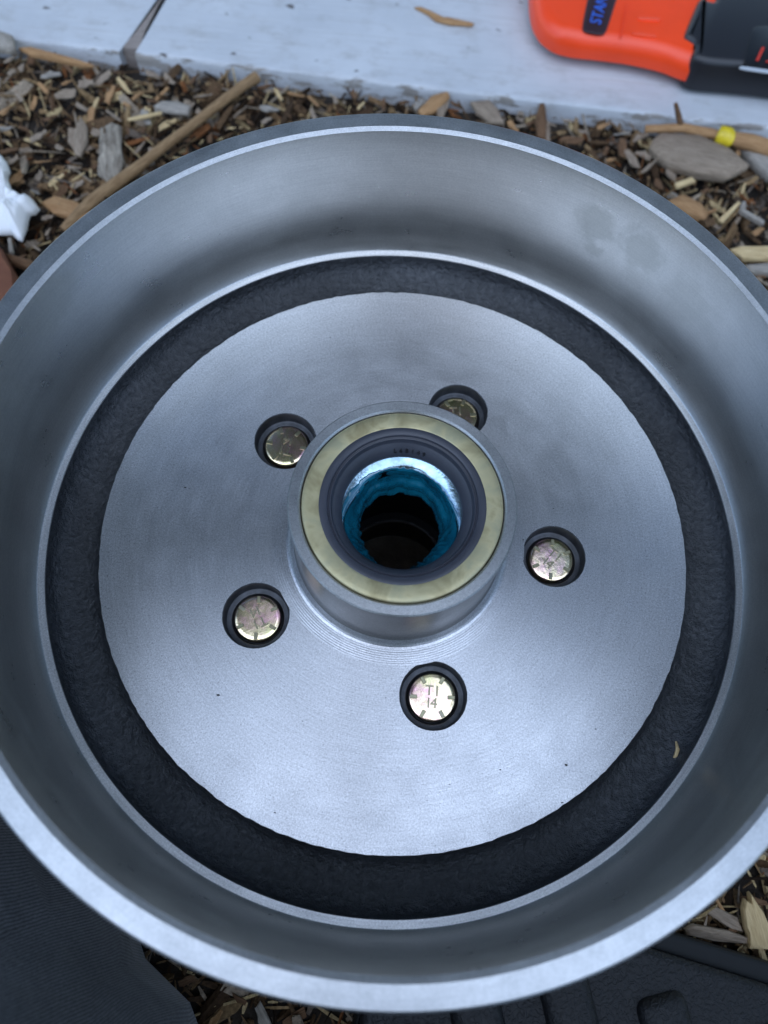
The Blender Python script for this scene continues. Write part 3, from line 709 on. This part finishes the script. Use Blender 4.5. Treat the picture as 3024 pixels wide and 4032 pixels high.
# ------------------------------------------------------------------ orange and black power tool on the board
def outline_body(name, px, zsil, z0, z1, bev, mat, parent, org, steps=5, inset_bottom=2.0):
    P = np.array([at(q[0], q[1], q[2] if len(q) > 2 else zsil)[:2] for q in px])
    # round the corners (Chaikin) and keep counter-clockwise
    area = sum(P[i][0] * P[(i + 1) % len(P)][1] - P[(i + 1) % len(P)][0] * P[i][1] for i in range(len(P)))
    if area < 0: P = P[::-1]
    for _ in range(2):
        Q = []
        for i in range(len(P)):
            A, B = P[i], P[(i + 1) % len(P)]; Q += [A * 0.8 + B * 0.2, A * 0.2 + B * 0.8]
        P = np.array(Q)
    n = len(P)
    T = np.roll(P, -1, 0) - np.roll(P, 1, 0); T /= np.linalg.norm(T, axis=1)[:, None] + 1e-9; Nn = np.stack([T[:, 1], -T[:, 0]], 1)
    V, F, lev = [], [], [(inset_bottom, z0), (0, z0 + inset_bottom)]
    for k in range(steps + 1):
        a = math.pi / 2 * k / steps; lev.append((bev * (1 - math.cos(a)), z1 - bev + bev * math.sin(a)))
    for ins, z in lev:
        for q in range(n):
            p = P[q] - Nn[q] * ins; V.append((p[0] - org[0], p[1] - org[1], z - org[2]))
    for k in range(len(lev) - 1):
        for i in range(n): F.append((k * n + i, k * n + (i + 1) % n, (k + 1) * n + (i + 1) % n, (k + 1) * n + i))
    F.append(tuple(range(n - 1, -1, -1))); F.append(tuple((len(lev) - 1) * n + i for i in range(n)))
    return mesh_obj(name, V, F, mat, parent, True, (0, 0, 0), 0, 40)
def tool():
    org = at(2450, 150, BT); t = empty('power_tool', org)
    tag(t, 'orange and black plastic power tool lying on the white board', 'power tool')
    OR = simple('orange_plastic', (0.88, 0.062, 0.012), 0.38, 0, 0.5, (1500, 0.1, 0.1), (30, 0.92, 1.06))
    BK = simple('black_plastic', (0.012, 0.012, 0.015), 0.42, 0, 0.5, (1800, 0.15, 0.1))
    GR = simple('grey_pad', (0.20, 0.21, 0.20), 0.6)
    ZT = BT + 20; ZS = BT + 9; ZB = ZT + 2.5
    outline_body('base_pad', [(2092, -420), (2084, 0), (2090, 90), (2112, 148), (2160, 194), (2230, 218), (2340, 228), (2600, 268), (2740, 300), (2740, -420)], BT + 2, BT, BT + 5, 1.5, GR, t, org)
    outline_body('housing', [(2090, -420), (2082, -40), (2086, 50), (2100, 110), (2130, 160), (2185, 198), (2260, 216), (2350, 224), (2480, 241), (2600, 268), (2670, 296), (2715, 312), (2760, 290), (2800, 200), (2900, 100), (2900, -420)], ZS, BT + 5, ZT, 8, OR, t, org)
    outline_body('battery', [(2702, 284, BT + 12), (2704, 258), (2716, 226), (2690, 208), (2667, 195), (2698, 119), (2730, 43), (2758, 53), (2788, 62), (2800, 30), (2822, -2), (2870, -40), (3420, 0), (3420, 436, BT + 5), (3024, 374, BT + 5), (2860, 357, BT + 5), (2780, 345, BT + 6), (2728, 320, BT + 9)], BT + 13, BT + 1.5, ZB, 4.0, BK, t, org)
    def flat(name, px, z, mat, bev=0.6, h=1.0):
        return outline_body(name, px, z, z - 0.5, z + h, bev, mat, t, org, 3, 0.1)
    DK = simple('label_plate', (0.030, 0.012, 0.016), 0.4)
    ZL = ZT
    flat('label_plate', [(2341, -110), (2312, 0), (2291, 108), (2297, 124), (2315, 131), (2362, 139), (2380, 134), (2390, 118), (2428, -2), (2460, -110)], ZL, DK, 0.5, 0.9)
    for px in ([(2508, 72), (2512, 82), (2600, 88), (2600, 76)], [(2486, 131), (2490, 141), (2582, 152), (2582, 140)], [(2440, -30), (2452, -30), (2462, -60), (2450, -60)], [(2466, 20), (2442, 150), (2445, 151), (2469, 20)]):
        flat('raised_rib', px, ZL, OR, 0.5, 1.1)
    # lettering
    def put(txt, size, p0, p1, z, mat, name, shear=0.0, ext=0.15):
        A, B = Vector(at(*p0, z)), Vector(at(*p1, z)); d = (B - A); a = math.atan2(d.y, d.x)
        me = text_mesh(txt, size, ext, 0, shear, 'LEFT')
        Mx = Matrix.Translation((A - Vector(org)) * MM) @ Matrix.Rotation(a, 4, 'Z')
        o = join_meshes(name, [(me, Mx)], mat, t); return o
    BL = simple('blue_ink', (0.03, 0.12, 0.55), 0.4); RD = simple('red_ink', (0.55, 0.03, 0.015), 0.4); WH = simple('white_line', (0.45, 0.47, 0.50), 0.4)
    put('STANLEY', 9.0, (2345, 94), (2376, -10), ZL + 1.1, BL, 'brand_lettering')
    flat('panel', [(2925, 265), (2950, 150), (2975, 95), (3400, 140), (3400, 330), (3024, 278)], ZB, simple('panel_black', (0.007, 0.007, 0.009), 0.35), 0.3, 0.5)
    put('12V', 15.5, (2952, 210), (3064, 226), ZB + 0.9, RD, 'voltage_lettering', 0.35)
    flat('white_line', [(2912, 262), (2912, 272), (3024, 288), (3200, 314), (3200, 302), (3024, 278)], ZB + 0.2, WH, 0.2, 0.6)
tool()

# ------------------------------------------------------------------ black plastic case under the near right of the drum
def case():
    b = NB('pebbled_black_plastic'); b.set(Roughness=0.55, Specular_IOR_Level=0.35)
    b.p.inputs['Base Color'].default_value = (0.007, 0.0075, 0.009, 1)
    v = b.n('TexVoronoi', i_Scale=420.0); b.l(b.coord(), v.inputs['Vector'])
    b.bump(b.ramp(b.noise(b.coord(), 650, 2, 0.5, 0.6), [(0.4, 0), (0.6, 1)]), 0.5, 0.4)
    flatm = simple('flat_black_plastic', (0.008, 0.009, 0.010), 0.65, 0, 0.3, (900, 0.2, 0.2))
    A = at(2670, 3680, -44); B = at(3024, 3790, -44); a = math.atan2(B[1] - A[1], B[0] - A[0])
    org = (A[0], A[1], GZ + 6); t = empty('tool_case', org, a)
    tag(t, 'black pebbled plastic case in the lower right corner under the drum', 'case')
    # local frame: x along the far edge, -y towards the viewer
    def block(name, x0, x1, y0, y1, z0, z1, bev, mat, seg=3):
        bm = bmesh.new(); bmesh.ops.create_cube(bm, size=1.0)
        bmesh.ops.scale(bm, vec=((x1 - x0) * MM, (y1 - y0) * MM, (z1 - z0) * MM), verts=bm.verts)
        bmesh.ops.translate(bm, vec=((x0 + x1) / 2 * MM, (y0 + y1) / 2 * MM, (z0 + z1) / 2 * MM), verts=bm.verts)
        bmesh.ops.bevel(bm, geom=bm.edges[:], offset=bev * MM, segments=seg, affect='EDGES', profile=0.5)
        me = bpy.data.meshes.new(name); bm.to_mesh(me); bm.free(); me.materials.append(mat); me.shade_smooth(); me.set_sharp_from_angle(angle=rad(50))
        o = bpy.data.objects.new(name, me); return link(o, t)
    X0, X1 = -105, 190
    block('lower_shell', X0, X1, -190, 0, 0, 18, 1.5, flatm)
    block('lid', X0 + 1, X1 - 1, -189, -6.5, 17.5, 23, 3.5, b.m)
    for i in range(7):
        x = -78 + i * 36
        bm = bmesh.new()
        o = block('lid_rib', -9, 9, -80, 0, 0, 9, 4.2, b.m, 4)
        o.location = Vector((x, -20, 18)) * MM; o.rotation_euler = (0, 0, rad(28))
case()

# ------------------------------------------------------------------ kneeling leg of the photographer
def leg():
    b = NB('charcoal_twill'); b.set(Roughness=0.95, Specular_IOR_Level=0.1, Sheen_Weight=0.25, Sheen_Roughness=0.5)
    o = b.coord(rot=(0.3, 0, rad(35)))
    wv = b.n('TexWave', i_Scale=330.0, i_Distortion=2.5, i_Detail=3.0, i_Detail_Scale=2.0, i_Detail_Roughness=0.7); b.l(o, wv.inputs['Vector'])
    f = b.noise(b.coord(), 25, 4, 0.6); ff = b.noise(b.coord((900, 900, 900)), 1.0, 3, 0.7)
    c = b.ramp(f, [(0.3, (0.055, 0.059, 0.064)), (0.7, (0.10, 0.105, 0.112))])
    c = b.mix(0.9, c, b.ramp(wv.outputs['Fac'], [(0.2, 0.45), (0.8, 1.6)]), 'MULTIPLY')
    b.color(b.mix(0.6, c, b.ramp(ff, [(0.3, 0.5), (0.7, 1.5)]), 'MULTIPLY'))
    n = b.bump(wv.outputs['Fac'], 0.25, 0.3); b.bump(b.noise(b.coord(), 30, 3, 0.5), 0.5, 8, n)
    # joints: position (mm) and radius; one continuous figure sitting back on its heels, leaning over the drum
    J = {'pelvis': ((20, -540, 100), 125), 'waist': ((20, -545, 270), 125), 'chest': ((15, -480, 470), 145), 'collar': ((10, -425, 610), 95), 'neck': ((8, -395, 670), 52), 'jaw': ((6, -352, 725), 68), 'crown': ((6, -345, 815), 82), 'top': ((6, -365, 872), 45),
         'hipL': ((-40, -480, 40), 105), 'thighL': ((-80, -285, 0), 112), 'thighL2': ((-152, -186, -6), 108), 'kneeL': ((-245, -70, -12), 76), 'kneeL2': ((-300, -110, -22), 62), 'shinL': ((-318, -250, -26), 58), 'ankleL': ((-300, -430, -34), 40), 'toeL': ((-250, -560, -42), 34),
         'hipR': ((110, -500, 40), 105), 'thighR': ((240, -360, 20), 88), 'kneeR': ((370, -210, -5), 68), 'kneeR2': ((420, -260, -18), 60), 'shinR': ((400, -420, -24), 56), 'ankleR': ((330, -560, -34), 40), 'toeR': ((250, -620, -42), 34),
         'shL': ((-160, -440, 570), 80), 'elL': ((-245, -430, 310), 54), 'wrL': ((-215, -320, 130), 34), 'haL': ((-205, -250, 118), 30),
         'shR': ((185, -445, 570), 80), 'elR': ((285, -440, 310), 54), 'wrR': ((300, -350, 130), 34), 'haR': ((305, -285, 108), 30)}
    ED = ['pelvis waist', 'waist chest', 'chest collar', 'collar neck', 'neck jaw', 'jaw crown', 'crown top', 'pelvis hipL', 'hipL thighL', 'thighL thighL2', 'thighL2 kneeL', 'kneeL kneeL2', 'kneeL2 shinL', 'shinL ankleL', 'ankleL toeL',
          'pelvis hipR', 'hipR thighR', 'thighR kneeR', 'kneeR kneeR2', 'kneeR2 shinR', 'shinR ankleR', 'ankleR toeR', 'chest shL', 'shL elL', 'elL wrL', 'wrL haL', 'chest shR', 'shR elR', 'elR wrR', 'wrR haR']
    K = list(J); me = bpy.data.meshes.new('person')
    me.from_pydata([tuple(c * MM for c in J[k][0]) for k in K], [tuple(K.index(q) for q in e.split()) for e in ED], [])
    J = [J[k] for k in K]
    ob = bpy.data.objects.new('person', me); COL.objects.link(ob)
    sm = ob.modifiers.new('skin', 'SKIN')
    for i, (_, r) in enumerate(J):
        me.skin_vertices[0].data[i].radius = (r * MM, r * MM)
    me.skin_vertices[0].data[0].use_root = True
    ss = ob.modifiers.new('sub', 'SUBSURF'); ss.levels = ss.render_levels = 3
    dg = bpy.context.evaluated_depsgraph_get(); dg.update()
    m2 = bpy.data.meshes.new_from_object(ob.evaluated_get(dg)); ob.modifiers.clear(); ob.data = m2
    nv = len(m2.vertices); co = np.empty(nv * 3, np.float32); no = np.empty(nv * 3, np.float32)
    m2.vertices.foreach_get('co', co); m2.vertices.foreach_get('normal', no); co = co.reshape(-1, 3); no = no.reshape(-1, 3)
    q = co * 1000
    dd = np.array([9.0 * mnoise.noise(Vector(((x + y) / 90, (y - x) / 38, z / 60))) - 7.0 * max(0, 1 - abs(mnoise.noise(Vector((x / 60 + 5, y / 80, z / 45)))) * 7) + 2.0 * mnoise.noise(Vector((x / 16, y / 40, z / 16))) for x, y, z in q.tolist()])
    m2.vertices.foreach_set('co', (co + no * (dd * MM)[:, None]).astype(np.float32).ravel()); m2.update()
    m2.materials.clear(); m2.materials.append(b.m); m2.materials.append(simple('skin', (0.45, 0.27, 0.19), 0.5, 0, 0.4)); m2.materials.append(simple('dark_hair', (0.03, 0.02, 0.015), 0.6, 0, 0.4))
    for f in m2.polygons:                                             # bare head and hands, hair on the crown; the rest is clothing
        x, y, z = f.center * 1000
        if z > 655: f.material_index = 2 if (z > 800 or y < -385) else 1
        elif 60 < z < 175 and y > -335 and abs(x) > 170: f.material_index = 1
    m2.shade_smooth()
    tag(ob, 'person kneeling in dark charcoal trousers, knee in the lower left corner', 'person')
leg()

# ------------------------------------------------------------------ leafy tree standing beyond the boards (it shows as green in the polished stud heads)
def tree(x, y, h, cr, seed, label, n=5200):
    r = random.Random(seed)
    t = empty('broadleaf_tree', (x, y, GZ)); tag(t, label, 'tree', 'trees around the yard')
    bark = WD['brown']; pts = [(0, 0, -100), (60, 20, h * 0.25), (-80, 60, h * 0.5), (40, 0, h * 0.8)]
    o = tube('trunk', pts, [190, 150, 110, 40], bark, seg=12, origin=(0, 0, 0)); o.parent = t
    for k in range(7):
        a = k * 2.4; z0 = h * (0.35 + 0.06 * k); L = cr * 0.8
        o = tube('limb', [(0, 20, z0), (L * 0.5 * math.cos(a), L * 0.5 * math.sin(a), z0 + L * 0.35), (L * math.cos(a), L * math.sin(a), z0 + L * 0.6)], [60, 36, 12], bark, seg=8, origin=(0, 0, 0)); o.parent = t
    cl = [(r.gauss(0, 0.5) * cr, r.gauss(0, 0.5) * cr, h * 0.66 + r.uniform(-0.36, 0.36) * h, r.uniform(0.18, 0.36) * cr) for _ in range(46)]
    V, F = [], []
    for i in range(n):
        cx, cy, cz, cs = r.choice(cl); d = Vector((r.gauss(0, 1), r.gauss(0, 1), r.gauss(0, 1))).normalized() * cs * r.random() ** 0.4
        c = Vector((cx, cy, cz)) + d; E = Matrix.Rotation(r.uniform(0, 6.28), 3, 'Z') @ Matrix.Rotation(r.gauss(0, 0.7), 3, 'X'); s = r.uniform(120, 240); k = len(V)
        for q in ((-0.5, 0, 0), (0, -0.32, 0.05), (0.6, 0, 0), (0, 0.32, 0.05)): V.append(c + E @ (Vector(q) * s))
        F.append((k, k + 1, k + 2, k + 3))
    mesh_obj('crown', V, F, LEAF, t, False)
def leaf_mat():
    b = NB('leaf_green'); b.set(Roughness=0.5)
    ge = b.n('NewGeometry')
    b.color(b.ramp(ge.outputs['Random Per Island'], [(0, (0.035, 0.07, 0.018)), (1, (0.09, 0.14, 0.035))]))
    b.p.inputs['Transmission Weight'].default_value = 0.0
    return b.m
LEAF = leaf_mat()
tree(300, 3600, 8600, 2500, 3, 'broadleaf tree straight beyond the white boards, seen only as green in the stud heads', 14000)
tree(-2300, 5200, 9200, 2600, 8, 'tall broadleaf tree behind the others, beyond the boards, unseen, added to darken the rim reflection', 11000)  # unseen tree, added so the far rim mirrors less sky
tree(3000, 5400, 9000, 2600, 9, 'second broadleaf tree far beyond the boards on the right, out of view, added so the far rim reflects darker', 11000)  # extra crown out of view, put in to darken the rim reflection
tree(-3900, 2500, 7800, 2200, 4, 'broadleaf tree to the left beyond the boards, outside the frame', 8000)
tree(4300, 2100, 7600, 2300, 5, 'broadleaf tree to the right beyond the boards, outside the frame', 8000)

# ------------------------------------------------------------------ small litter lying in the drum
def litter():
    r = random.Random(21); V, F = [], []
    def fleck(x, y, z, L):
        a = r.uniform(0, 6.28); k = len(V); w = L * r.uniform(0.3, 0.7)
        for i in range(5):
            t = a + i * 1.2566; q = L * r.uniform(0.35, 0.6)
            V.append((x + q * math.cos(t), y + q * math.sin(t) * w / L, z + 0.05)); V.append((x + q * 0.7 * math.cos(t), y + q * 0.7 * math.sin(t) * w / L, z + 0.35))
        for i in range(5):
            j = (i + 1) % 5; F.append((k + 2 * i, k + 2 * j, k + 2 * j + 1, k + 2 * i + 1))
        F.append(tuple(k + 2 * i + 1 for i in range(5)))
    for u, v, L in [(858, 2737, 1.3), (1518, 2748, 0.7), (730, 1920, 1.2), (1082, 3200, 1.1), (2230, 3012, 1.3), (2214, 3160, 1.1), (1970, 3031, 0.7), (2345, 2870, 0.6), (2180, 2003, 0.6), (2060, 2126, 0.7), (1190, 2840, 0.5), (700, 2330, 0.5), (1770, 3090, 0.5), (1300, 1330, 0.6), (2030, 1420, 0.5), (2480, 2300, 0.5)]:
        p = at(u, v, 0.05); fleck(p[0], p[1], 0.05, L)
    for u, v, L in [(1880, 3622, 1.6), (820, 3466, 0.7), (1100, 3570, 0.6), (2245, 3460, 0.6), (965, 3510, 0.5)]:
        p = at(u, v, -0.5); fleck(p[0], p[1], -0.45, L)
    o = mesh_obj('debris', V, F, simple('dark_debris', (0.02, 0.016, 0.014), 0.9), None, False)
    tag(o, 'tiny dark specks of dirt scattered on the machined face', 'dirt', kind='stuff')
litter()
tube('wood_shaving', [P3(2662, 2920, -7.2), P3(2668, 2950, -6.0), P3(2660, 2975, -6.4), P3(2648, 2990, -7.6)], [0.35, 0.75, 0.7, 0.3], WD['cream'], 'tiny curled pale shaving in the black groove on the right', 'shaving', seg=8)
